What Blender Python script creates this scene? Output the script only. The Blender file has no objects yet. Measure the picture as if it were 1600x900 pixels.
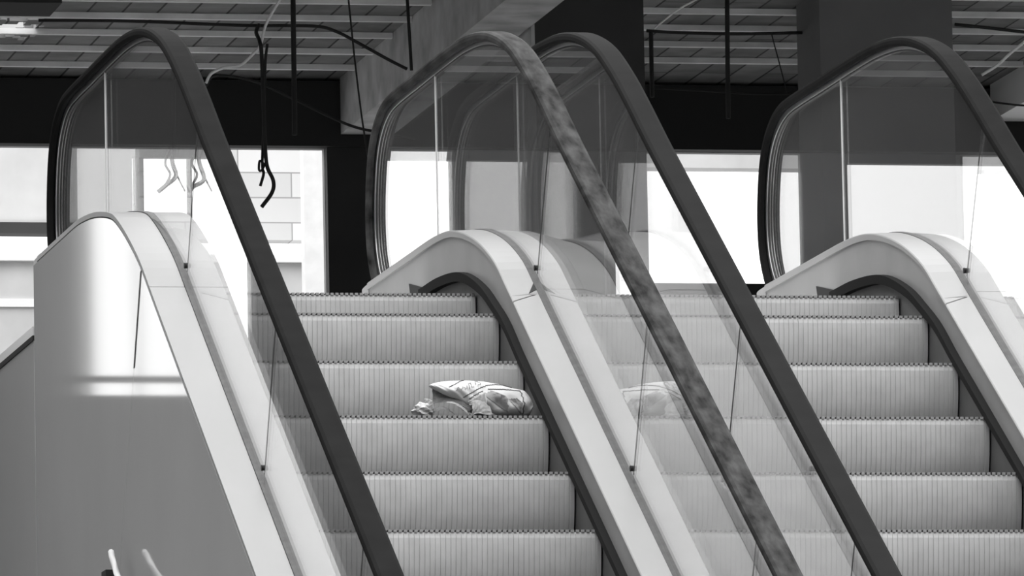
import bpy, bmesh, math, random
from mathutils import Vector, Matrix
SC = bpy.context.scene
COL = SC.collection
random.seed(4)

# ------------------------------------------------------------------ camera
cam_d = bpy.data.cameras.new('camera'); cam = bpy.data.objects.new('camera', cam_d); COL.objects.link(cam)
R_ = Vector((0.980077, -0.197628, -0.01979)); U_ = Vector((-0.005665, -0.127412, 0.991834)); F_ = Vector((0.198535, 0.971962, 0.125993))
cam.matrix_world = Matrix(((R_.x, U_.x, -F_.x, -5.7422), (R_.y, U_.y, -F_.y, -27.9216), (R_.z, U_.z, -F_.z, -3.37005), (0, 0, 0, 1)))
cam_d.sensor_width = 36; cam_d.lens = 13252.15 * 36 / 1600; cam_d.clip_start = .5; cam_d.clip_end = 400
SC.camera = cam

# ------------------------------------------------------------------ sky and exposure
SKY_LOW, SKY_HIGH = 1.9, 3.9
W = bpy.data.worlds.new('sky'); SC.world = W; W.use_nodes = True
nt = W.node_tree; nt.nodes.clear()
wo = nt.nodes.new('ShaderNodeOutputWorld'); bg = nt.nodes.new('ShaderNodeBackground')
tc = nt.nodes.new('ShaderNodeTexCoord'); sx = nt.nodes.new('ShaderNodeSeparateXYZ'); rp = nt.nodes.new('ShaderNodeValToRGB')
nt.links.new(tc.outputs['Generated'], sx.inputs[0]); nt.links.new(sx.outputs['Z'], rp.inputs[0])
rp.color_ramp.elements[0].color = (SKY_LOW,) * 3 + (1,); rp.color_ramp.elements[1].color = (SKY_HIGH,) * 3 + (1,)
nt.links.new(rp.outputs[0], bg.inputs[0]); nt.links.new(bg.outputs[0], wo.inputs[0])
SC.view_settings.view_transform = 'Standard'; SC.view_settings.look = 'None'
SC.view_settings.exposure = 0.0; SC.view_settings.gamma = 1; SC.view_settings.use_curve_mapping = False

# ------------------------------------------------------------------ materials
def mat(name, v, rough=.6, metal=0., noise=0., nscale=8., spec=.5, dark=None, bump=0., stretch=None):
    m = bpy.data.materials.new(name); m.use_nodes = True; n = m.node_tree; b = n.nodes['Principled BSDF']
    b.inputs['Base Color'].default_value = (v, v, v, 1); b.inputs['Roughness'].default_value = rough
    b.inputs['Metallic'].default_value = metal; b.inputs['Specular IOR Level'].default_value = spec
    if noise or bump:
        t = n.nodes.new('ShaderNodeTexCoord'); mp = n.nodes.new('ShaderNodeMapping'); nz = n.nodes.new('ShaderNodeTexNoise')
        nz.inputs['Scale'].default_value = nscale; nz.inputs['Detail'].default_value = 6
        if stretch: mp.inputs['Scale'].default_value = stretch; mp.vector_type = 'TEXTURE' if False else 'POINT'; mp.inputs['Rotation'].default_value = (-math.pi / 6, 0, 0)
        n.links.new(t.outputs['Object'], mp.inputs[0]); n.links.new(mp.outputs[0], nz.inputs[0])
        if noise:
            r = n.nodes.new('ShaderNodeValToRGB'); r.color_ramp.elements[0].position = .3; r.color_ramp.elements[1].position = .7
            a = v * (1 - noise) if dark is None else dark
            r.color_ramp.elements[0].color = (a, a, a, 1); c = min(1, v * (1 + noise * .6)); r.color_ramp.elements[1].color = (c, c, c, 1)
            n.links.new(nz.outputs[0], r.inputs[0]); n.links.new(r.outputs[0], b.inputs['Base Color'])
        if bump:
            bp = n.nodes.new('ShaderNodeBump'); bp.inputs['Strength'].default_value = bump; bp.inputs['Distance'].default_value = .01
            n.links.new(nz.outputs[0], bp.inputs['Height']); n.links.new(bp.outputs[0], b.inputs['Normal'])
    return m

def glass_mat():
    m = bpy.data.materials.new('balustrade_glass'); m.use_nodes = True; n = m.node_tree; n.nodes.clear()
    o = n.nodes.new('ShaderNodeOutputMaterial'); mx = n.nodes.new('ShaderNodeMixShader')
    tr = n.nodes.new('ShaderNodeBsdfTransparent'); gl = n.nodes.new('ShaderNodeBsdfGlossy')
    tr.inputs[0].default_value = (.89, .89, .89, 1); gl.inputs['Color'].default_value = (1, 1, 1, 1); gl.inputs['Roughness'].default_value = .0
    g = n.nodes.new('ShaderNodeNewGeometry'); d = n.nodes.new('ShaderNodeVectorMath'); d.operation = 'DOT_PRODUCT'
    n.links.new(g.outputs['Incoming'], d.inputs[0]); n.links.new(g.outputs['Normal'], d.inputs[1])
    def M(op, a, b=None):
        q = n.nodes.new('ShaderNodeMath'); q.operation = op
        for i, s in enumerate((a, b)):
            if s is None: continue
            if isinstance(s, (int, float)): q.inputs[i].default_value = s
            else: n.links.new(s, q.inputs[i])
        return q.outputs[0]
    c = M('ABSOLUTE', d.outputs['Value']); k = M('POWER', M('SUBTRACT', 1., c), 5.)      # Fresnel reflection of a glass face
    n.links.new(M('ADD', M('MULTIPLY', k, .96), .04), mx.inputs[0])
    n.links.new(tr.outputs[0], mx.inputs[1]); n.links.new(gl.outputs[0], mx.inputs[2])
    df = n.nodes.new('ShaderNodeBsdfDiffuse'); df.inputs[0].default_value = (.6, .6, .6, 1); m2 = n.nodes.new('ShaderNodeMixShader'); m2.inputs[0].default_value = .04   # film of dust
    n.links.new(mx.outputs[0], m2.inputs[1]); n.links.new(df.outputs[0], m2.inputs[2]); n.links.new(m2.outputs[0], o.inputs[0])
    return m

def plank_mat():
    m = mat('ceiling_boards', .2, .85); n = m.node_tree; b = n.nodes['Principled BSDF']
    t = n.nodes.new('ShaderNodeTexCoord'); mp = n.nodes.new('ShaderNodeMapping'); mp.inputs['Rotation'].default_value = (0, 0, math.pi / 2)
    br = n.nodes.new('ShaderNodeTexBrick'); br.inputs['Scale'].default_value = 1; br.inputs['Brick Width'].default_value = 1.1
    br.inputs['Row Height'].default_value = .17; br.inputs['Mortar Size'].default_value = .006; br.offset = .37
    br.inputs['Color1'].default_value = (.19, .19, .19, 1); br.inputs['Color2'].default_value = (.31, .31, .31, 1); br.inputs['Mortar'].default_value = (.03, .03, .03, 1)
    nz = n.nodes.new('ShaderNodeTexNoise'); nz.inputs['Scale'].default_value = 5; nz.inputs['Detail'].default_value = 8
    mx = n.nodes.new('ShaderNodeMix'); mx.data_type = 'RGBA'; mx.blend_type = 'MULTIPLY'; mx.inputs[0].default_value = .8
    r = n.nodes.new('ShaderNodeValToRGB'); r.color_ramp.elements[0].position = .3; r.color_ramp.elements[0].color = (.45, .45, .45, 1); r.color_ramp.elements[1].position = .7
    n.links.new(t.outputs['Object'], mp.inputs[0]); n.links.new(mp.outputs[0], br.inputs[0]); n.links.new(t.outputs['Object'], nz.inputs[0])
    n.links.new(nz.outputs[0], r.inputs[0]); n.links.new(br.outputs[0], mx.inputs[6]); n.links.new(r.outputs[0], mx.inputs[7])
    n.links.new(mx.outputs[2], b.inputs['Base Color'])
    return m

def block_mat():
    m = mat('block_wall', .6, .85); n = m.node_tree; b = n.nodes['Principled BSDF']
    t = n.nodes.new('ShaderNodeTexCoord'); mp = n.nodes.new('ShaderNodeMapping'); mp.inputs['Rotation'].default_value = (math.pi / 2, 0, 0)
    br = n.nodes.new('ShaderNodeTexBrick'); br.inputs['Scale'].default_value = 1; br.inputs['Brick Width'].default_value = .6
    br.inputs['Row Height'].default_value = .14; br.inputs['Mortar Size'].default_value = .004
    br.inputs['Color1'].default_value = (.5, .5, .5, 1); br.inputs['Color2'].default_value = (.66, .66, .66, 1); br.inputs['Mortar'].default_value = (.3, .3, .3, 1)
    n.links.new(t.outputs['Object'], mp.inputs[0]); n.links.new(mp.outputs[0], br.inputs[0]); n.links.new(br.outputs[0], b.inputs['Base Color'])
    return m

M_glass = glass_mat()
M_step = mat('step_aluminium', .69, .7, spec=.2, noise=.08, nscale=14)
M_tooth = mat('comb_teeth', .4, .7, spec=.2)
M_tread = mat('step_tread', .07, .8, spec=.15)
M_deck = mat('white_deck_enamel', .33, .35, noise=.05, nscale=3)
M_inner = mat('inner_panel_metal', .36, .4, .2, noise=.1, nscale=4)
M_skirt = mat('skirt_metal', .17, .6, .1, noise=.12, nscale=9)
M_brush = mat('skirt_brush_black', .02, .95, spec=.1)
M_bead = mat('glazing_bead', .085, .6, .1, noise=.25, nscale=30)
M_clad = mat('cladding_enamel', .53, .045, noise=.04, nscale=1.5, spec=.35)
M_rub = mat('handrail_rubber', .012, .8, noise=.2, nscale=10, spec=.03)
M_scuff = mat('handrail_rubber_scuffed', .05, .7, noise=.6, nscale=16, dark=.004, stretch=(1.6, .3, .9), spec=.05)
M_rub2 = mat('handrail_rubber_grey', .017, .8, noise=.12, nscale=9, spec=.03)
M_guide = mat('handrail_guide_metal', .5, .35, .8)
M_gask = mat('black_gasket', .015, .6)
M_edge_glint = mat('painted_edge_glint', .75, .4)  # pale colour standing in for light on the glass edge
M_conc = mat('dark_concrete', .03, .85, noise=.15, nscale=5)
M_concg = mat('grey_concrete', .14, .85, noise=.1, nscale=3)
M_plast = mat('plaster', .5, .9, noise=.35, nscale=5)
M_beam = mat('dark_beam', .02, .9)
M_wall = mat('wall_plaster', .27, .9, noise=.1, nscale=3)
M_jamb = mat('light_jamb', .75, .8, noise=.08, nscale=12)
M_board = plank_mat(); M_block = block_mat()
M_batten = mat('ceiling_batten', .93, .7, noise=.2, nscale=6)
mat_skyblock = mat('skyblock_wall', .13, .9, noise=.1, nscale=2)  # for the unseen walls added to hold back low sky
M_floor = mat('terrazzo', .8, .6, noise=.1, nscale=20)
M_ground = mat('lower_floor', .3, .7, noise=.1, nscale=3)
M_black = mat('black_cable', .012, .7)
M_wcable = mat('white_cable', .95, .6)
M_bagw = mat('bag_white', .64, .5, noise=.04, nscale=30, bump=.25)
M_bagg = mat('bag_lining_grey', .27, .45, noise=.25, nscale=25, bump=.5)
M_ink = mat('grey_print', .17, .6)
M_ink2 = mat('pale_grey_print', .3, .6, noise=.35, nscale=30)
M_hoard = mat('hoarding', .55, .8, noise=.15, nscale=3)
M_light = mat('pale_board', .8, .7)

# ------------------------------------------------------------------ helpers
def obj(name, bm, m, parent=None, smooth=False, **props):
    bmesh.ops.recalc_face_normals(bm, faces=bm.faces[:])
    me = bpy.data.meshes.new(name); bm.to_mesh(me); bm.free()
    for x in (m if isinstance(m, (list, tuple)) else [m]): me.materials.append(x)
    if smooth:
        for p in me.polygons: p.use_smooth = True
    o = bpy.data.objects.new(name, me); COL.objects.link(o)
    if parent: o.parent = parent
    for k, v in props.items(): o[k] = v
    return o
def box(bm, x0, x1, y0, y1, z0, z1, mi=0):
    v = [bm.verts.new(p) for p in ((x0, y0, z0), (x1, y0, z0), (x1, y1, z0), (x0, y1, z0), (x0, y0, z1), (x1, y0, z1), (x1, y1, z1), (x0, y1, z1))]
    for f in ((3, 2, 1, 0), (4, 5, 6, 7), (0, 1, 5, 4), (1, 2, 6, 5), (2, 3, 7, 6), (3, 0, 4, 7)):
        q = bm.faces.new([v[i] for i in f]); q.material_index = mi
def boxo(name, x0, x1, y0, y1, z0, z1, m, parent=None, **props):
    bm = bmesh.new(); box(bm, x0, x1, y0, y1, z0, z1); return obj(name, bm, m, parent, **props)
def loft(sections, closed=True, caps=True):
    """sections: lists of equally many 3D points; returns a bmesh skin."""
    bm = bmesh.new(); rows = [[bm.verts.new(p) for p in s] for s in sections]; n = len(rows[0])
    for a, b in zip(rows, rows[1:]):
        for i in range(n if closed else n - 1):
            j = (i + 1) % n; bm.faces.new((a[i], a[j], b[j], b[i]))
    if caps and closed: bm.faces.new(rows[0]); bm.faces.new(rows[-1][::-1])
    return bm
def catmull(pts, k=8):
    P = [Vector(p) for p in pts]; out = []
    for i in range(len(P) - 1):
        a = P[i - 1] if i else P[0] * 2 - P[1]; b, c = P[i], P[i + 1]; d = P[i + 2] if i + 2 < len(P) else P[-1] * 2 - P[-2]
        for s in range(k):
            t = s / k; out.append(.5 * ((2 * b) + (c - a) * t + (2 * a - 5 * b + 4 * c - d) * t * t + (3 * b - a - 3 * c + d) * t ** 3))
    out.append(P[-1]); return out
def tube(pts, r, n=8, smooth_k=6):
    P = catmull(pts, smooth_k); secs = []
    for i, p in enumerate(P):
        t = (P[min(i + 1, len(P) - 1)] - P[max(i - 1, 0)]).normalized()
        a = Vector((0, 1, 0)) if abs(t.y) < .9 else Vector((1, 0, 0))
        u = t.cross(a).normalized(); w = t.cross(u)
        secs.append([p + (u * math.cos(q * 2 * math.pi / n) + w * math.sin(q * 2 * math.pi / n)) * r for q in range(n)])
    return loft(secs)
def tag(o, label, cat, group=None):
    o['label'] = label; o['category'] = cat
    if group: o['group'] = group
    return o
def struct(o): o['kind'] = 'structure'; return o

# ------------------------------------------------------------------ profiles of the escalator (y = depth, z = height)
T = math.tan(math.radians(30)); RUN = .4; RISE = RUN * T
PITCH = 1.5178; G = .112; WL = -.99; GL = -1.102; OUT = .14; YLOW = -7.4; YDECK = 2.86
def table(tab, lowoff):
    def f(y):
        if y <= tab[0][0]: return y * T + lowoff
        for i in range(len(tab) - 1):
            if y <= tab[i + 1][0]:
                (x0, a), (x1, b) = tab[i], tab[i + 1]
                m0 = T if i == 0 else (tab[i + 1][1] - tab[i - 1][1]) / (tab[i + 1][0] - tab[i - 1][0])
                m1 = 0 if i + 2 >= len(tab) else (tab[i + 2][1] - a) / (tab[i + 2][0] - x0)
                h = x1 - x0; t = (y - x0) / h
                return (2 * t ** 3 - 3 * t * t + 1) * a + (t ** 3 - 2 * t * t + t) * h * m0 + (3 * t * t - 2 * t ** 3) * b + (t ** 3 - t * t) * h * m1
        return tab[-1][1]
    return f
zs = table([(0, .02), (.234, .162), (.437, .256), (.6, .325), (.844, .398), (1.054, .438), (1.39, .462), (1.64, .465)], .02)
ZD = zd = table([(.1, .193), (.3, .309), (.447, .393), (.67, .482), (.9, .549), (1.165, .603), (1.4, .628), (1.75, .637)], .135)
ZO = zo = table([(.2, .251), (.45, .395), (.698, .51), (.9, .59), (1.062, .64), (1.34, .685), (1.6, .712), (1.95, .728)], .136)
flat = lambda y: max(0., min(1., y / 1.6))
LIFT = -.035
YS = [YLOW + (0 - YLOW) * i / 18 for i in range(18)] + [YDECK * i / 44 for i in range(45)]
def ys(y0, y1): return [y0] + [y for y in YS if y0 + .01 < y < y1 - .01] + [y1]

# handrail path: outer (top) line
def rail_path():
    pts = [(-7.2, -7.2 * T + .885)] + [(y, y * T + .885) for y in (-5.5, -4, -3, -2, -1.2, -.7, -.3)]
    pts += [(0, .893), (.25, 1.035), (.52, 1.163), (.8, 1.25), (1.1, 1.304), (1.44, 1.331), (1.8, 1.337), (2.3, 1.337), (2.72, 1.337), (2.9, 1.327), (3.04, 1.293),
            (3.15, 1.235), (3.225, 1.15), (3.27, 1.03), (3.283, .91), (3.262, .8), (3.2, .7), (3.11, .62)]
    return catmull([(0, y, z) for y, z in pts], 5)
RAIL = rail_path()
def sweep(prof, X, path=RAIL):
    """prof: (u across, v inwards from the top line)"""
    secs = []
    for i, p in enumerate(path):
        t = (path[min(i + 1, len(path) - 1)] - path[max(i - 1, 0)]).normalized()
        nrm = Vector((0, t.z, -t.y))                 # points inwards (down on the flat part)
        secs.append([Vector((X + u, p.y, p.z)) + nrm * v for u, v in prof])
    return loft(secs)
def inner_line(v):
    out = []
    for i, p in enumerate(RAIL):
        t = (RAIL[min(i + 1, len(RAIL) - 1)] - RAIL[max(i - 1, 0)]).normalized(); q = p + Vector((0, t.z, -t.y)) * v; out.append((q.y, q.z))
    return out
PROF = [(-.043, .014), (-.040, .005), (-.030, 0), (.030, 0), (.040, .005), (.043, .014), (.043, .026), (.034, .035), (.020, .035), (.020, .022), (-.020, .022), (-.020, .035), (-.034, .035), (-.043, .026)]

def glass_pieces(X, zb, root, lift=0.):
    """glass panels between the deck and the handrail, split at the joints"""
    up = inner_line(.045)
    yb0, step = .3, 1.47
    def upper_hit(yb):                               # joint square to the incline
        b = Vector((yb, yb * T + .15)); d = Vector((-math.sin(math.radians(30)), math.cos(math.radians(30))))
        return b.x + d.x * .62, b.y + d.y * .62
    cuts = [yb0 - step * k for k in range(5)]
    def upseg(ya, yb):                               # upper line with ya <= y <= yb before the newel turns
        return [q for q in up if ya < q[0] < yb and q[1] > 1.2 or (ya < q[0] < yb and q[0] < 1.9)]
    panels = []
    # newel panel
    flatj = 2.03
    new = [q for q in up if q[0] > flatj]
    poly = [(flatj + .004, zb(flatj) - .02)] + [(flatj + .004, new[0][1])] + new
    panels.append(poly + [(2.9, zb(2.8) - .02)])
    uh = [upper_hit(c) for c in cuts]
    def mk(yr_b, yr_u, yl_b, yl_u):
        p = [(yl_b, zb(yl_b) - .02 if yl_b > .4 else yl_b * T + .12)]
        us = [q for q in up if yl_u < q[0] < yr_u and not (q[1] < 1.25 and q[0] > 2)]
        p += [(yl_u, us[0][1] - (us[0][0] - yl_u) * T)] + us + [(yr_u, us[-1][1] + (yr_u - us[-1][0]) * (T if yr_u < 0 else 0))]
        p += [(yy, zb(yy) - .02) for yy in sorted([yr_b] + [y for y in YS if yl_b < y < yr_b], reverse=True)]
        return p
    panels.append(mk(flatj - .004, flatj - .004, cuts[0], uh[0][0]))
    for a in range(4): panels.append(mk(cuts[a] - .006, uh[a][0] - .006, cuts[a + 1], uh[a + 1][0]))
    for poly in panels:
        bm = bmesh.new(); f = [bm.verts.new((X - .005, y, z)) for y, z in poly]; b = [bm.verts.new((X + .005, y, z)) for y, z in poly]
        bm.faces.new(f); bm.faces.new(b[::-1])
        for i in range(len(f)): bm.faces.new((f[i], f[i - 1], b[i - 1], b[i]))
        g = obj('glass_panel', bm, M_glass, root)
        bmesh_ = None
    # joint strips: pale level one paints light caught by the edge, dark on the incline
    boxo('glass_joint', X - .0085, X - .0052, flatj - .005, flatj + .005, zb(flatj) - .01, 1.29, M_edge_glint, root, label='pale strip painting the lit edge of the upright glass joint')
    for c, (yu, zu) in zip(cuts[:4], uh):
        a = Vector((yu - c, zu - (c * T + .13))).normalized(); nn = Vector((-a.y, a.x)) * .0013
        L = .60; b0 = .165 + lift
        pts = [(c - nn.x, c * T + b0 - nn.y), (c + nn.x, c * T + b0 + nn.y), (c + a.x * L + nn.x, c * T + b0 + a.y * L + nn.y), (c + a.x * L - nn.x, c * T + b0 + a.y * L - nn.y)]
        bm = loft([[(X - .002, y, z) for y, z in pts], [(X + .002, y, z) for y, z in pts]]); obj('glass_joint', bm, M_bead, root)
        bm = bmesh.new(); bmesh.ops.create_cone(bm, cap_ends=True, segments=10, radius1=.010, radius2=.008, depth=.022, matrix=Matrix.Translation((X, c, c * T + .185 + lift)) @ Matrix.Rotation(math.pi / 2, 4, 'Y'))
        obj('glass_clamp', bm, M_black, root)

def section_strip(x0, x1, ztop, th, y0, y1, m, name, root, skew=0., tilt=0., **kw):
    secs = []
    Y = ys(y0, y1)
    for i, y in enumerate(Y):
        s = skew if (skew and (i == 0 or i == len(Y) - 1) and abs(y) < 1) else 0
        a, b = ztop(y), ztop(y + s) + tilt
        t_ = th(y) if callable(th) else th
        secs.append([(x0, y, a), (x1, y + s, b), (x1, y + s, b - t_), (x0, y, a - t_)])
    return obj(name, loft(secs), m, root, **kw)

def make_step():
    bm = bmesh.new(); n = 57; x0, x1 = WL + .006, -.006; p = (x1 - x0) / n
    for i in range(n):
        a = x0 + i * p + .0035; box(bm, a, a + p - .007, 0.0, .006, -.008, 0, 2); box(bm, a, a + p - .007, .0065, .395, -.009, 0, 1)
    box(bm, x0, x1, .012, .398, -.024, -.007, 1)
    # riser: curved sheet with shallow cleats
    prof = []
    for k in range(15):
        t = k / 14; z = -.008 - t * .262; prof.append((.001 + .066 * t ** 2.6 + (.004 if k == 0 else 0), z))
    xs = []
    for i in range(n):
        a = x0 + i * p; xs += [(a, .003), (a + .0025, .003), (a + .0035, 0), (a + p - .001, 0)]
    xs.append((x1, 0))
    rows = [[bm.verts.new((x, y + d, z)) for x, d in xs] for y, z in prof]
    back = [bm.verts.new((x, .06, -.02)) for x, d in xs]
    for a, b in zip(rows, rows[1:]):
        for i in range(len(xs) - 1): bm.faces.new((a[i], a[i + 1], b[i + 1], b[i]))
    for sx_ in (0, -1):                                   # side plates of the step
        side = [r[sx_] for r in rows]; y_b = .39
        e = [bm.verts.new((xs[sx_][0], y_b, -.02)), bm.verts.new((xs[sx_][0], .2, -.26))]
        try: bm.faces.new(side + [e[1], e[0]])
        except ValueError: pass
    me_o = obj('step', bm, [M_step, M_tread, M_tooth])
    return me_o
STEP = make_step()
def step_z(n):
    return {0: .362, 1: .333, 2: .2125}.get(n, (3 - n) * RISE)

def build_escalator(dx, label, first, rub_l, rub_r, lab_l, lab_r):
    root = bpy.data.objects.new('escalator', None); COL.objects.link(root); tag(root, label, 'escalator', 'pair of escalators side by side')
    # steps
    for n in range(1, 22):
        if n == 1 and first: s = STEP
        else: s = STEP.copy(); COL.objects.link(s)
        s.parent = root; s.location = (0, (3 - n) * RUN, step_z(n))
    boxo('comb_plate', WL + .004, -.004, 1.199, 1.75, .33, .368, M_tread, root)
    # balustrades: right side (inner at 0) and left side (inner at WL)
    for side in (1, -1):
        lift = LIFT if (side == -1 and not first) else 0.
        zo = (lambda y: ZO(y)) if (side == -1 and first) else (lambda y: zd(y))
        out = OUT if (side == -1) == first else .1517
        zd = lambda y, l=lift: ZD(y) + l
        I = 0 if side == 1 else WL; g = G if side == 1 else GL
        X = lambda d: I + side * d
        section_strip(*sorted((X(0), X(.018))), lambda y: zs(y), lambda y: .36, YLOW, 2.78, M_skirt, 'skirt_panel', root)
        section_strip(*sorted((X(-.026), X(.004))), lambda y: zs(y) + .003, lambda y: .028 + .008 * flat(y), YLOW, 1.75, M_brush, 'skirt_brush', root, label='black brush strip along the skirt')
        # inner panel between brush and deck
        secs = [[(X(.001), y, zs(y)), (X(.003), y, zd(y) - .012 - .012 * flat(y)), (X(.02), y, zd(y) - .012 - .012 * flat(y)), (X(.02), y, zs(y))] for y in ys(YLOW, YDECK)]
        obj('inner_panel', loft(secs), M_inner, root)
        # inner deck in two lengths with an open seam
        lipf = lambda y: .012 + .015 * flat(y)
        for (a, b) in ((YLOW, .165), (.172, YDECK)):
            secs = []
            for i, y in enumerate(ys(a, b)):
                sk = .05 if abs(y - .168) < .02 else 0.
                def yy(d): return y + (d / .095 - .3) * sk
                c = lambda d, off: (X(d), yy(d), zd(yy(d)) + off)
                secs.append([c(-.005, -.004), c(-.002, 0), c(.095, .004), c(.095, -lipf(y)), c(-.005, -lipf(y))])
            obj('inner_deck', loft(secs), M_deck, root)
        zb = lambda y: zd(y) + (zo(y) - zd(y)) * .55
        bsec = [[(X(.094), y, zd(y) - .01), (X(.094), y, zd(y) + .006), (X(.104), y, zb(y) + .008), (X(.122), y, zb(y) + .008), (X(.13), y, zo(y) + .004), (X(.13), y, zo(y) - .03)] for y in ys(YLOW, YDECK)]
        obj('glazing_bead', loft(bsec), M_bead, root)
        for (a, b) in ((YLOW, .245), (.249, YDECK)):
            secs = [[(X(.131), y, zo(y)), (X(.112 + out), y, zo(y) - lift), (X(.112 + out), y, zo(y) - lift - .017), (X(.131), y, zo(y) - .017)] for y in ys(a, b)]
            obj('outer_deck', loft(secs), M_deck if out == OUT else M_inner, root)
        # newel end piece closing the deck
        yE, n_ = YDECK, 8
        secs = []
        for k in range(n_ + 1):
            t = k / n_; y = yE + .26 * math.sin(t * math.pi / 2); sh = 1 - math.sqrt(max(0, 1 - t * t * .96))
            a, b = X(0 + .075 * sh), X(.112 + out - .1 * sh)
            zt = .637 + .07 * t * 0
            secs.append([(a, y, .36), (a, y, zd(3) - .004), (X(.094), y, zd(3) + .004), (X(.13), y, zo(3) - .003), (b, y, zo(3) - .003), (b, y, .36)])
        obj('newel_cap', loft(secs), M_deck, root, label='pale end cap where the handrail turns in')
        # black wedge on the inner panel, standing in for a shaded recess
        tri = [(2.05, .528), (1.6, .448), (2.0, .43)]
        obj('recess_shade', loft([[(X(-.002), y, z) for y, z in tri], [(X(.01), y, z) for y, z in tri]]), M_black, root, label='black wedge painted for the shaded recess at the foot of the panel')
        glass_pieces(g, zb, root, lift)
        rm, rl = (rub_r, lab_r) if side == 1 else (rub_l, lab_l)
        h = obj('handrail', sweep(PROF, g), rm, root, smooth=False, label=rl)
        for u in (-.0125, .0085):
            obj('handrail_guide', sweep([(u, .022), (u + .004, .022), (u + .004, .046), (u, .046)], g), M_guide, h, label='bright metal guide rail')
        obj('guide_gasket', sweep([(-.008, .024), (.008, .024), (.008, .052), (-.008, .052)], g), M_gask, h)
    if first:
        obj('seam_chip', loft([[(.097, .29, ZD(.29) + .005), (.062, .205, ZD(.205) + .005), (.098, .235, ZD(.235) + .006)], [(.097, .29, ZD(.29) - .004), (.062, .205, ZD(.205) - .004), (.098, .235, ZD(.235) - .004)]]), M_black, root, label='dark chip at the open deck seam')
    # cladding panels on both outer faces, split along joints square to the incline
    XO = (GL - (OUT if first else .1505), G + (.1505 if first else OUT))
    zo = ZO if first else ZD
    S30, C30 = .5, math.cos(math.radians(30))
    for j, xo in enumerate(XO):
        zo = ZO if (first and j == 0) else ZD
        x0, x1 = (xo, xo + .012) if j == 0 else (xo - .012, xo)
        joints = [YLOW, -4.6, -2.3, .42, YDECK + .1]
        for a, b in zip(joints, joints[1:]):
            top = [(y, zo(y) - .022) for y in ys(a, min(b, YDECK + .1))]
            def foot(y, z):
                if y > 2.5: return (y, z - 1.3)
                return (y + S30 * 1.25, z - C30 * 1.25)
            p = top + [foot(*top[-1]), foot(*top[0])]
            p = [(y + (.003 if i in (0, len(p) - 1) else 0), z) for i, (y, z) in enumerate(p)]
            obj('cladding_panel', loft([[(x0, y, z) for y, z in p], [(x1, y, z) for y, z in p]]), M_clad, root)
        if j == 0:
            for c in joints[1:-1]:
                top = (c, zo(c) - .024); ln = .36 if c > 0 else 1.25; bot = (c + S30 * ln, top[1] - C30 * ln); w = .011
                xx = (xo - .0015, xo + .004)
                obj('cladding_joint', loft([[(x, top[0] - w, top[1]), (x, top[0] + w, top[1]), (x, bot[0] + w, bot[1]), (x, bot[0] - w, bot[1])] for x in xx]), M_bead, root)
    # truss behind the joints and its soffit
    secs = []
    for y in ys(YLOW, YDECK):
        z = zo(y); secs.append([(XO[0] + .014, y, z - .05), (XO[0] + .03, y, z - .05), (XO[0] + .03, y, z - 1.3), (XO[0] + .014, y, z - 1.3)])
    obj('truss_side', loft(secs), M_black, root)
    secs = [[(XO[0] + .015, y, zo(y) - 1.42), (XO[1] - .015, y, zo(y) - 1.42), (XO[1] - .015, y, zo(y) - 1.46), (XO[0] + .015, y, zo(y) - 1.46)] for y in ys(YLOW, YDECK)]
    obj('truss_soffit', loft(secs), M_concg, root)
    root.location = (dx, 0, 0)
    return root
build_escalator(0, 'escalator with the crumpled bag lying on its steps', True, M_rub, M_scuff, 'smooth black handrail', 'scuffed handrail with pale wear patches')
build_escalator(PITCH, 'escalator with empty steps beside the wide grey column', False, M_rub2, M_rub, 'dull grey handrail', 'smooth black handrail')

# ------------------------------------------------------------------ the building
struct(boxo('floor', -1.23, 12, 1.76, 14, .0, .365, M_floor))
struct(boxo('floor_lower', -40, 40, -60, 40, -5.2, -5.0, M_ground))
fas = struct(boxo('trim_1', -1.242, -1.2305, 2.98, 13.9, -.75, .428, M_clad)); 
struct(boxo('trim_2', -1.246, -1.226, 2.98, 13.9, .429, .448, M_gask)); struct(boxo('trim_3', -1.244, -1.228, 2.98, 13.9, .449, .482, M_light))
# rear wall with openings (x0, x1, z0, z1)
YB = 14.0; ZB, ZC = 2.77, 3.12
openings = [(-3.68, -3.09, 1.49, 2.72), (-2.3, -1.34, 1.5, 2.72), (-.6, 1.862, 1.35, 2.77), (2.17, 2.572, 1.3, 2.77), (3.53, 4.345, 2.09, 2.768), (5.19, 7.6, 1.5, 2.768)]
bm = bmesh.new(); x = -9.0
for (a, b, c, d) in openings:
    box(bm, x, a, YB, YB + .06, -5, ZC); box(bm, a, b, YB, YB + .06, -5, c)
    if d < ZC: box(bm, a, b, YB, YB + .06, d, ZC)
    x = b
box(bm, x, 10, YB, YB + .06, -5, ZC)
struct(obj('wall_back', bm, M_wall))
for i, (a, b, c, d) in enumerate(openings):
    if i in (2,): continue
    bm = bmesh.new(); w = .022
    if i == 4: box(bm, a, b, YB - .03, YB + .02, c - .055, c + .0)
    else: box(bm, a, b, YB + .03, YB + .08, c, c + w)
    if i in (0, 5):
        k = a if i == 5 else -3.40
        while (k > a if i == 0 else k < b):
            box(bm, k, k + .02, YB + .03, YB + .08, c, d); k += -.75 if i == 0 else .9
        box(bm, a, b, YB + .03, YB + .08, c + .09, c + .12)
        if i == 0: box(bm, -3.15, -3.105, YB + .01, YB + .08, c, d)
    o = obj('window_%d' % (i + 1), bm, M_conc if i == 4 else M_concg); struct(o)
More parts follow.
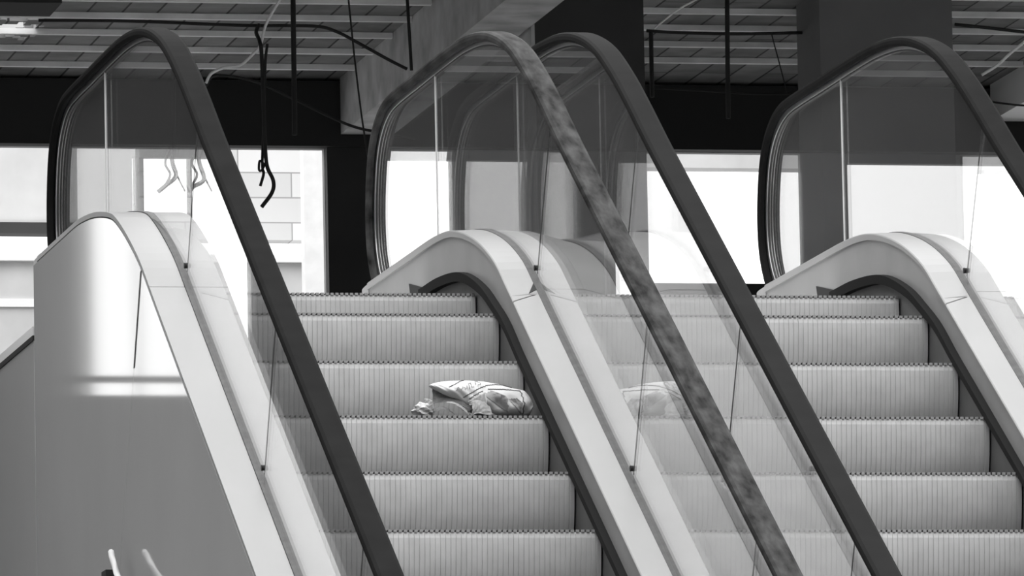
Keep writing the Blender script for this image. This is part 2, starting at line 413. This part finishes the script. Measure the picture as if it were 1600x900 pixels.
# dark downstand beam in front of the wall and plaster beams running in depth
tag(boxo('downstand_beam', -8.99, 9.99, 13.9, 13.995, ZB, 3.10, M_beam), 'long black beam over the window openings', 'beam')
tag(boxo('ceiling_beam', 1.93, 2.2, 5.2, 13.89, 2.83, 3.119, M_plast), 'mottled plaster beam meeting the narrow black column', 'beam')
tag(boxo('ceiling_beam', 5.33, 6.5, 5.2, 13.89, 2.93, 3.119, M_light), 'pale plaster beam at the far right edge above a cable', 'beam')
# ceiling with a broken hole
bm = bmesh.new(); CEIL0 = 5.0
hx0, hx1, hy0, hy1 = -.5, .3, 11.9, 12.95; cs = .035
box(bm, -9, hx0, CEIL0, YB + .2, ZC, ZC + .03); box(bm, hx1, 10, CEIL0, YB + .2, ZC, ZC + .03)
box(bm, hx0, hx1, CEIL0, hy0, ZC, ZC + .03); box(bm, hx0, hx1, hy1, YB + .2, ZC, ZC + .03)
nx, ny = round((hx1 - hx0) / cs), round((hy1 - hy0) / cs)
def open_at(x, y):
    w = .05 * math.sin(x * 31 + y * 17) + .035 * math.sin(x * 67 - y * 41)
    if 12.02 + w < y < 12.2 + w * .6 and -.02 + w < x < .2 + w: return True
    if 12.3 + w < y < 12.75 + w * 1.2 and x < .16 + w - max(0, y - 12.5) * .15: return True
    return False
for i in range(nx):
    for j in range(ny):
        x = hx0 + (i + .5) * (hx1 - hx0) / nx; y = hy0 + (j + .5) * (hy1 - hy0) / ny
        if not open_at(x, y):
            hw, hh = (hx1 - hx0) / nx / 2, (hy1 - hy0) / ny / 2; box(bm, x - hw, x + hw, y - hh, y + hh, ZC, ZC + .03)
ceil = struct(obj('ceiling', bm, M_board))
k = 13.45
while k > 6:
    boxo('ceiling_batten', -8.9, 1.929, k, k + .035, ZC - .028, ZC - .001, M_batten, ceil)
    boxo('ceiling_batten', 2.201, 5.299, k - .35, k - .315, ZC - .028, ZC - .001, M_batten if k > 0 else M_batten, ceil); k -= .51
# unseen hall walls, added at uneven heights to bring light from above and east
for nm, c in (('skyblock_wall_west', (-12.2, -12, -36, 5, -5, 17)), ('skyblock_wall_east', (14, 14.2, -36, 5, -5, 6)), ('skyblock_wall_front', (-12, 14, -36.2, -36, -5, 26))):
    struct(boxo(nm, *c, mat_skyblock))
struct(boxo('wall_left', -9.2, -9, 5, 14.2, -5, 3.12, M_wall)); struct(boxo('wall_right', 10, 10.2, 5, 14.2, -5, 3.12, M_wall))
# columns
def column(x0, x1, y0, y1, zt, m, label, reveal=0.):
    bm = bmesh.new(); box(bm, x0, x1, y0, y1, .366, zt)
    if reveal:
        box(bm, x0 + reveal, x1 - reveal * .5, y0 - .03, y0 - .001, .366, zt)
    return tag(obj('column', bm, m), label, 'column')
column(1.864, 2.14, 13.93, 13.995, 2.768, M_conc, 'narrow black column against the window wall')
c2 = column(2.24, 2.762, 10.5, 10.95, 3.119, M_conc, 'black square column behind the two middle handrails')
bm = bmesh.new(); box(bm, 2.222, 2.239, 10.5, 10.95, .366, 3.119); obj('pale_side', bm, M_plast, c2, label='paler side face')  # left face of the column coloured paler than its front
column(3.733, 4.386, 11.0, 11.47, 3.119, M_concg, 'wide grey column behind the rightmost balustrade')
tag(boxo('outdoor_pillar', 2.29, 2.42, 17, 17.1, -4.99, 4.2, M_jamb), 'pale upright pillar outside, beside the narrow black column', 'pillar')
# things beyond the openings
tag(boxo('fascia', 4.1, 8.2, 17, 17.15, 3.124, 4.2, M_hoard), 'pale fascia strip outside, above the open windows beside the wide grey column', 'fascia')
h1 = tag(boxo('hoarding', -.35, 1.2, 18, 18.1, 2.93, 4.2, M_hoard), 'weathered pale hoarding with a dark bottom rail outside the window', 'hoarding')
boxo('bottom_rail', -.35, 1.2, 17.98, 18.12, 2.868, 2.93, M_conc, h1, label='dark bottom rail')
boxo('pale_patch', .25, .45, 17.985, 17.999, 3.12, 3.2, M_light, h1, label='bright patch')  # small pale rectangles set on the hoarding
boxo('pale_patch', .5, .64, 17.985, 17.999, 3.05, 3.16, M_light, h1, label='bright patch')
tag(boxo('block_wall', 1.55, 2.5, 18, 18.15, 2.843, 4.2, M_block), 'pale blockwork panel seen beside the dangling cable', 'wall panel')
lw = tag(boxo('parapet', -.35, 2.6, 17.6, 17.8, -5, 2.66, M_hoard), 'low grey parapet with a white coping outside', 'parapet')
boxo('coping', -.35, 2.6, 17.55, 17.85, 2.661, 2.70, M_light, lw, label='white coping')
boxo('band', -.35, 2.6, 17.585, 17.599, 2.41, 2.455, M_light, lw, label='white painted band')

# ------------------------------------------------------------------ cables and rods
def cable(name, Y, pts, r, m, label, cat='cable', group=None, extra=None):
    P = [(q[0], q[2] if len(q) > 2 else Y, q[1]) for q in pts]
    o = obj(name, tube(P, r), m, None, smooth=True); return tag(o, label, cat, group)
cable('hanging_rod', 11.3, [(1.235, 3.119), (1.233, 2.596), (1.231, 2.44)], .0125, M_black, 'thick black rod hanging beside the dangling cable', 'rod')
cable('hanging_rod', 11.3, [(1.787, 3.119), (1.796, 2.91), (1.802, 2.756)], .008, M_black, 'thin black rod ending where a cable meets the middle handrail', 'rod')
cable('hanging_rod', 11.3, [(3.352, 3.119), (3.347, 2.804), (3.344, 2.54)], .0115, M_black, 'black rod hanging before the rightmost column', 'rod')
cable('hanging_rod', 11.35, [(2.985, 2.963), (2.984, 2.808), (2.984, 2.647)], .011, M_black, 'short black rod below the corner of the pipe', 'rod')
cable('pipe', 11.35, [(2.963, 2.969), (3.12, 2.962), (3.404, 2.959), (3.73, 2.969)], .008, M_black, 'black horizontal pipe reaching the wide grey column', 'pipe')
cable('white_cable', 11.35, [(1.197, 3.119), (1.157, 3.059), (1.109, 2.972), (1.083, 2.879), (1.045, 2.833), (.983, 2.78), (.906, 2.767), (.844, 2.738), (.818, 2.692)], .007, M_wcable, 'white cable curving down past the leftmost handrail')
cable('white_cable', 11.3, [(3.207, 3.119), (3.111, 3.066), (3.047, 3.018), (2.99, 2.971)], .005, M_wcable, 'white cable sloping to the corner of the black pipe')
cable('white_cable', 11.2, [(4.578, 2.749), (4.656, 2.797), (4.728, 2.86), (4.809, 2.924), (5.0, 3.08)], .0075, M_wcable, 'white cable sloping down to the rightmost handrail')
d = cable('dangling_cable', 11.2, [(1.085, 2.982, 11.4), (1.055, 2.93, 11.3), (1.054, 2.87), (1.062, 2.794), (1.069, 2.457), (1.073, 2.335), (1.081, 2.268), (1.108, 2.205), (1.101, 2.15), (1.050, 2.08)], .0095, M_black, 'black cable dangling with frayed split ends before the blockwork')
obj('cable_end', tube([(1.09, 11.2, 2.86), (1.078, 11.2, 2.76), (1.072, 11.23, 2.5), (1.06, 11.22, 2.29), (1.062, 11.2, 2.24), (1.045, 11.2, 2.18)], .007), M_black, d)
obj('cable_end', tube([(1.05, 11.2, 2.25), (1.065, 11.2, 2.28), (1.045, 11.2, 2.3), (1.04, 11.2, 2.26), (1.05, 11.2, 2.25)], .006), M_black, d)
cable('ceiling_cable', 11.4, [(.027, 2.992), (.456, 2.994), (.856, 2.983), (1.072, 2.979), (1.35, 2.98), (1.458, 2.956), (1.581, 2.893), (1.704, 2.826), (1.80, 2.778)], .008, M_black, 'long black cable running across under the boards then dropping')
cable('ceiling_cable', 11.5, [(.843, 2.7), (.869, 2.746), (.93, 2.753), (1.085, 2.724), (1.3, 2.627), (1.454, 2.552), (1.577, 2.506), (1.701, 2.483), (1.85, 2.45)], .007, M_black, 'sagging black cable in front of the dark beam')
cable('ceiling_cable', 11.1, [(1.461, 3.119), (1.493, 2.753), (1.519, 2.508), (1.546, 2.31)], .0045, M_black, 'thin slanted wire before the narrow black column')
cable('ceiling_cable', 11.2, [(1.90, 3.119), (2.059, 3.058), (2.151, 3.038), (2.285, 3.024)], .008, M_black, 'black cable sloping towards the black square column')
cable('ceiling_cable', 11.5, [(3.021, 2.713), (3.274, 2.703), (3.527, 2.69), (3.733, 2.696)], .005, M_black, 'thin level wire below the black pipe')
cable('ceiling_cable', 11.3, [(3.566, 2.956), (3.603, 2.807), (3.637, 2.667)], .003, M_black, 'very thin wire hanging from the black pipe')
cable('ceiling_cable', 11.2, [(4.451, 2.994), (4.604, 2.98), (4.794, 2.961), (4.98, 2.945), (5.4, 2.93)], .008, M_black, 'black cable beyond the top of the wide grey column')
cable('ceiling_cable', 11.6, [(4.72, 2.68), (4.892, 2.663), (5.1, 2.661)], .005, M_black, 'thin wire crossing the pale plaster beam')
for k, (pts, lab) in enumerate((([(-2.899, 3.119), (-2.899, 2.483), (-2.888, 2.344), (-2.905, 2.268), (-2.855, 2.221), (-2.818, 2.19)], 'black cable with loose ends mirrored in the leftmost glass, its nearer tail'),
                   ([(-3.022, 3.119), (-3.022, 2.484), (-3.017, 2.345), (-3.04, 2.253), (-2.987, 2.216), (-2.965, 2.185)], 'black cable with loose ends mirrored beside the other one, closer to the handrail'))):
    c = cable('dangling_cable', 11.5, pts, .010, M_black, lab)
    a = pts[2]
    obj('cable_end', tube([(a[0], 11.5, a[1] + .08), (a[0] + .03, 11.52, a[1] - .01), (a[0] + .01, 11.5, a[1] - .07), (a[0] + .04, 11.5, a[1] - .13)], .006), M_black, c)
    obj('cable_end', tube([(a[0], 11.5, a[1] - .02), (a[0] - .035, 11.52, a[1] - .09), (a[0] - .06, 11.5, a[1] - .15)], .004), M_black, c)
dk = boxo('duct', -.9, .066, 10.9, 11.3, 2.995, 3.07, M_beam); tag(dk, 'black duct under the ceiling beside the broken hole', 'duct')
# leaning pole whose tip shows before the cladding
st = obj('leaning_pole', tube([(-1.30, .80, -.57), (-1.31, .62, -.66), (-1.36, -.6, -1.25), (-1.55, -6.5, -4.99)], .011), M_jamb, None, smooth=True)
tag(st, 'thin pale pole tip leaning beside the grey cladding, with a black clamp', 'pole')
bm = bmesh.new(); box(bm, -1.335, -1.305, .70, .80, -.70, -.64); obj('clamp', bm, M_black, st)

# ------------------------------------------------------------------ crumpled bag on the fourth step
BX, BY, BZ = -.443, -.25, -.231
bag = bpy.data.objects.new('crumpled_bag', None); COL.objects.link(bag); bag.location = (0, 0, 0)
tag(bag, 'crumpled white printed bag lying on an escalator step', 'bag')
PX = lambda px: -.443 + (px - 642) * .00208        # metres across the step, from sizes read on the bag
HZ = lambda py: BZ + (648 - py) * .00211
topc = [(675, 590), (684, 586), (700, 583), (715, 582), (740, 581.5), (765, 583), (790, 587), (815, 594), (832, 597), (838, 604), (843, 613)]
botc = [(675, 592), (687, 601), (702, 612), (718, 620), (734, 632), (752, 641), (770, 644), (795, 644), (818, 644.5), (835, 641), (843, 625)]
def lerp(tab, t):
    s = t * (len(tab) - 1); i = min(int(s), len(tab) - 2); f = s - i
    return (tab[i][0] * (1 - f) + tab[i + 1][0] * f, tab[i][1] * (1 - f) + tab[i + 1][1] * f)
def bag_pt(u, v, front=True, off=0.):
    a, b = lerp(topc, u), lerp(botc, u); px, py = a[0] + (b[0] - a[0]) * v, a[1] + (b[1] - a[1]) * v
    bulge = (math.sin(math.pi * min(1, max(0, u))) ** .45) * (math.sin(math.pi * v) ** .5)
    w = .004 * math.sin(u * 23 + v * 9) + .003 * math.sin(u * 41 - v * 17)
    x = PX(px); z = max(HZ(py), BZ + .004)
    lean = .05 * (1 - v)
    y = (-.255 - .075 * bulge + w * bulge - off) if front else (-.255 + .10 * bulge)
    return Vector((x, y + lean, z))
def skin(fn, nu, nv, bm=None):
    bm = bm or bmesh.new(); g = [[bm.verts.new(fn(i / nu, j / nv)) for j in range(nv + 1)] for i in range(nu + 1)]
    for i in range(nu):
        for j in range(nv): bm.faces.new((g[i][j], g[i + 1][j], g[i + 1][j + 1], g[i][j + 1]))
    return bm
bm = skin(lambda u, v: bag_pt(u, v), 48, 20); skin(lambda u, v: bag_pt(u, v, False), 48, 20, bm)
bmesh.ops.remove_doubles(bm, verts=bm.verts[:], dist=.0004)
obj('bag_body', bm, M_bagw, bag, smooth=True)
def ribbon(name, pts, w, m):
    """printed stroke lying on the bag's front; pts in (px, py)"""
    P = catmull([(a, b, 0) for a, b in pts], 8); L = []
    def uv(px, py):
        lo, hi = 0., 1.
        best = (1e9, 0, 0)
        for i in range(61):
            u = i / 60; a, b = lerp(topc, u), lerp(botc, u)
            den = (b[0] - a[0]) ** 2 + (b[1] - a[1]) ** 2
            if den < 1e-6: continue
            t = max(.02, min(.98, ((px - a[0]) * (b[0] - a[0]) + (py - a[1]) * (b[1] - a[1])) / den))
            q = (a[0] + (b[0] - a[0]) * t - px) ** 2 + (a[1] + (b[1] - a[1]) * t - py) ** 2
            if q < best[0]: best = (q, u, t)
        return best[1], best[2]
    bm = bmesh.new(); prev = None
    for i, p in enumerate(P):
        t = P[min(i + 1, len(P) - 1)] - P[max(i - 1, 0)]; t.normalize(); nn = Vector((-t.y, t.x, 0)) * w / 2
        row = []
        for s in (-1, 1):
            q = p + nn * s; u, v = uv(p.x, p.y); c = bag_pt(u, v, True, .0025)
            row.append(bm.verts.new((c.x + nn.x * s * .002194, c.y, c.z - nn.y * s * .00211)))
        if prev: bm.faces.new((prev[0], prev[1], row[1], row[0]))
        prev = row
    bmesh.ops.solidify(bm, geom=bm.faces[:], thickness=.0008)
    return obj(name, bm, m, bag)
ribbon('printed_stripe', [(701, 597), (712, 592), (725, 585), (733, 582)], 1.6, M_ink)
ribbon('printed_stripe', [(724, 614), (738, 606), (755, 597), (770, 592), (790, 590.5), (812, 594)], 1.5, M_ink)
ribbon('printed_stripe', [(731, 617), (745, 609), (758, 602)], 1.5, M_ink)
ribbon('printed_frame', [(764, 600), (780, 599.5), (800, 600), (821, 600.5)], 1.6, M_ink)
ribbon('printed_frame', [(822, 600), (823, 612), (823, 625), (822, 640)], 1.6, M_ink)
for q in ([(712, 604), (716, 597), (720, 603), (724, 596), (727, 602), (731, 594)], [(733, 600), (736, 591), (741, 588), (739, 597), (744, 594)], [(747, 592), (747, 587), (752, 585), (754, 590), (749, 595)]):
    ribbon('printed_lettering', q, .9, M_ink2)
def patch(name, quad, m, off=.0028):
    def f(s, t):
        a = Vector(quad[0]).lerp(Vector(quad[1]), s); b = Vector(quad[3]).lerp(Vector(quad[2]), s); p = a.lerp(b, t)
        best = (1e9, 0, 0)
        for i in range(61):
            u = i / 60; A, B = lerp(topc, u), lerp(botc, u); den = (B[0] - A[0]) ** 2 + (B[1] - A[1]) ** 2
            if den < 1e-6: continue
            tt = max(.02, min(.97, ((p.x - A[0]) * (B[0] - A[0]) + (p.y - A[1]) * (B[1] - A[1])) / den))
            q = (A[0] + (B[0] - A[0]) * tt - p.x) ** 2 + (A[1] + (B[1] - A[1]) * tt - p.y) ** 2
            if q < best[0]: best = (q, u, tt)
        return bag_pt(best[1], best[2], True, off) + Vector((0, 0, 0))
    bm = skin(f, 16, 12); bmesh.ops.remove_doubles(bm, verts=bm.verts[:], dist=.0002)
    obj(name, bm, m, bag, smooth=True)
patch('printed_picture', [(756, 610), (770, 602), (796, 612), (796, 638)], M_ink2)
patch('printed_picture', [(798, 616), (812, 614), (820, 622), (818, 640)], M_ink2)
# torn mouth: grey lining and loose flaps
def flap(name, rows, m, th=.004):
    P = [[(PX(a), y, max(HZ(b), BZ + .003)) for a, b, y in r] for r in rows]
    n = len(P[0]); bm = bmesh.new(); C = [catmull(r, 6) for r in P]
    D = [catmull([c[i] for c in C], 5) for i in range(len(C[0]))]
    g = [[bm.verts.new(p + Vector((.0015 * math.sin(i * 2.1 + j), .003 * math.sin(i * 1.3 + j * 1.9), 0))) for j, p in enumerate(c)] for i, c in enumerate(D)]
    for i in range(len(g) - 1):
        for j in range(len(g[0]) - 1): bm.faces.new((g[i][j], g[i + 1][j], g[i + 1][j + 1], g[i][j + 1]))
    bmesh.ops.solidify(bm, geom=bm.faces[:], thickness=th)
    return obj(name, bm, m, bag, smooth=True)
flap('bag_lining', [[(680, 590, -.20), (690, 600, -.24), (705, 611, -.27), (722, 619, -.29), (738, 632, -.31)],
                    [(681, 602, -.22), (690, 608, -.25), (702, 616, -.28), (716, 624, -.30), (732, 636, -.32)],
                    [(676, 620, -.25), (686, 621, -.27), (697, 622, -.30), (712, 628, -.31), (728, 642, -.32)]], M_bagg)
flap('torn_flap', [[(693, 621, -.30), (703, 622, -.33), (715, 628, -.34), (725, 637, -.345), (731, 646, -.345)],
                   [(694, 624, -.33), (702, 627, -.35), (711, 633, -.36), (719, 640, -.365), (723, 646, -.365)]], M_bagw)
flap('torn_flap', [[(672, 637, -.30), (680, 631, -.31), (688, 630, -.32), (696, 634, -.33), (706, 642, -.33)],
                   [(671, 642, -.33), (679, 637, -.35), (687, 636, -.36), (694, 640, -.36), (703, 646, -.36)]], M_bagg)
flap('torn_flap', [[(733, 622, -.32), (742, 620, -.335), (752, 623, -.34), (762, 630, -.34)],
                   [(734, 634, -.35), (742, 631, -.36), (750, 634, -.365), (765, 642, -.36)],
                   [(730, 645, -.35), (740, 643, -.37), (752, 645, -.375), (774, 647.5, -.36)]], M_bagw)
flap('torn_flap', [[(730, 620, -.31), (736, 618, -.32), (745, 612, -.325), (757, 607, -.325)],
                   [(732, 628, -.325), (740, 626, -.335), (750, 625, -.335), (760, 630, -.335)]], M_bagw)
# crushed corner lump at the left
bm = bmesh.new(); bmesh.ops.create_icosphere(bm, subdivisions=3, radius=1)
rr = random.Random(3)
for v in bm.verts:
    c = v.co; k = 1 + .22 * math.sin(c.x * 4 + c.z * 3) * math.sin(c.y * 5 + 1) + .1 * math.sin(c.z * 9 + c.x * 5)
    v.co = Vector((PX(657) + c.x * .034 * k, -.30 + c.y * .035 * k, max(BZ + .003, BZ + .026 + c.z * .026 * k)))
obj('crushed_corner', bm, M_bagw, bag)
flap('torn_flap', [[(655, 619, -.335), (660, 618, -.34), (668, 621, -.34), (671, 626, -.33)], [(657, 623, -.345), (661, 627, -.35), (665, 631, -.35), (668, 633, -.34)]], M_bagw, .003)
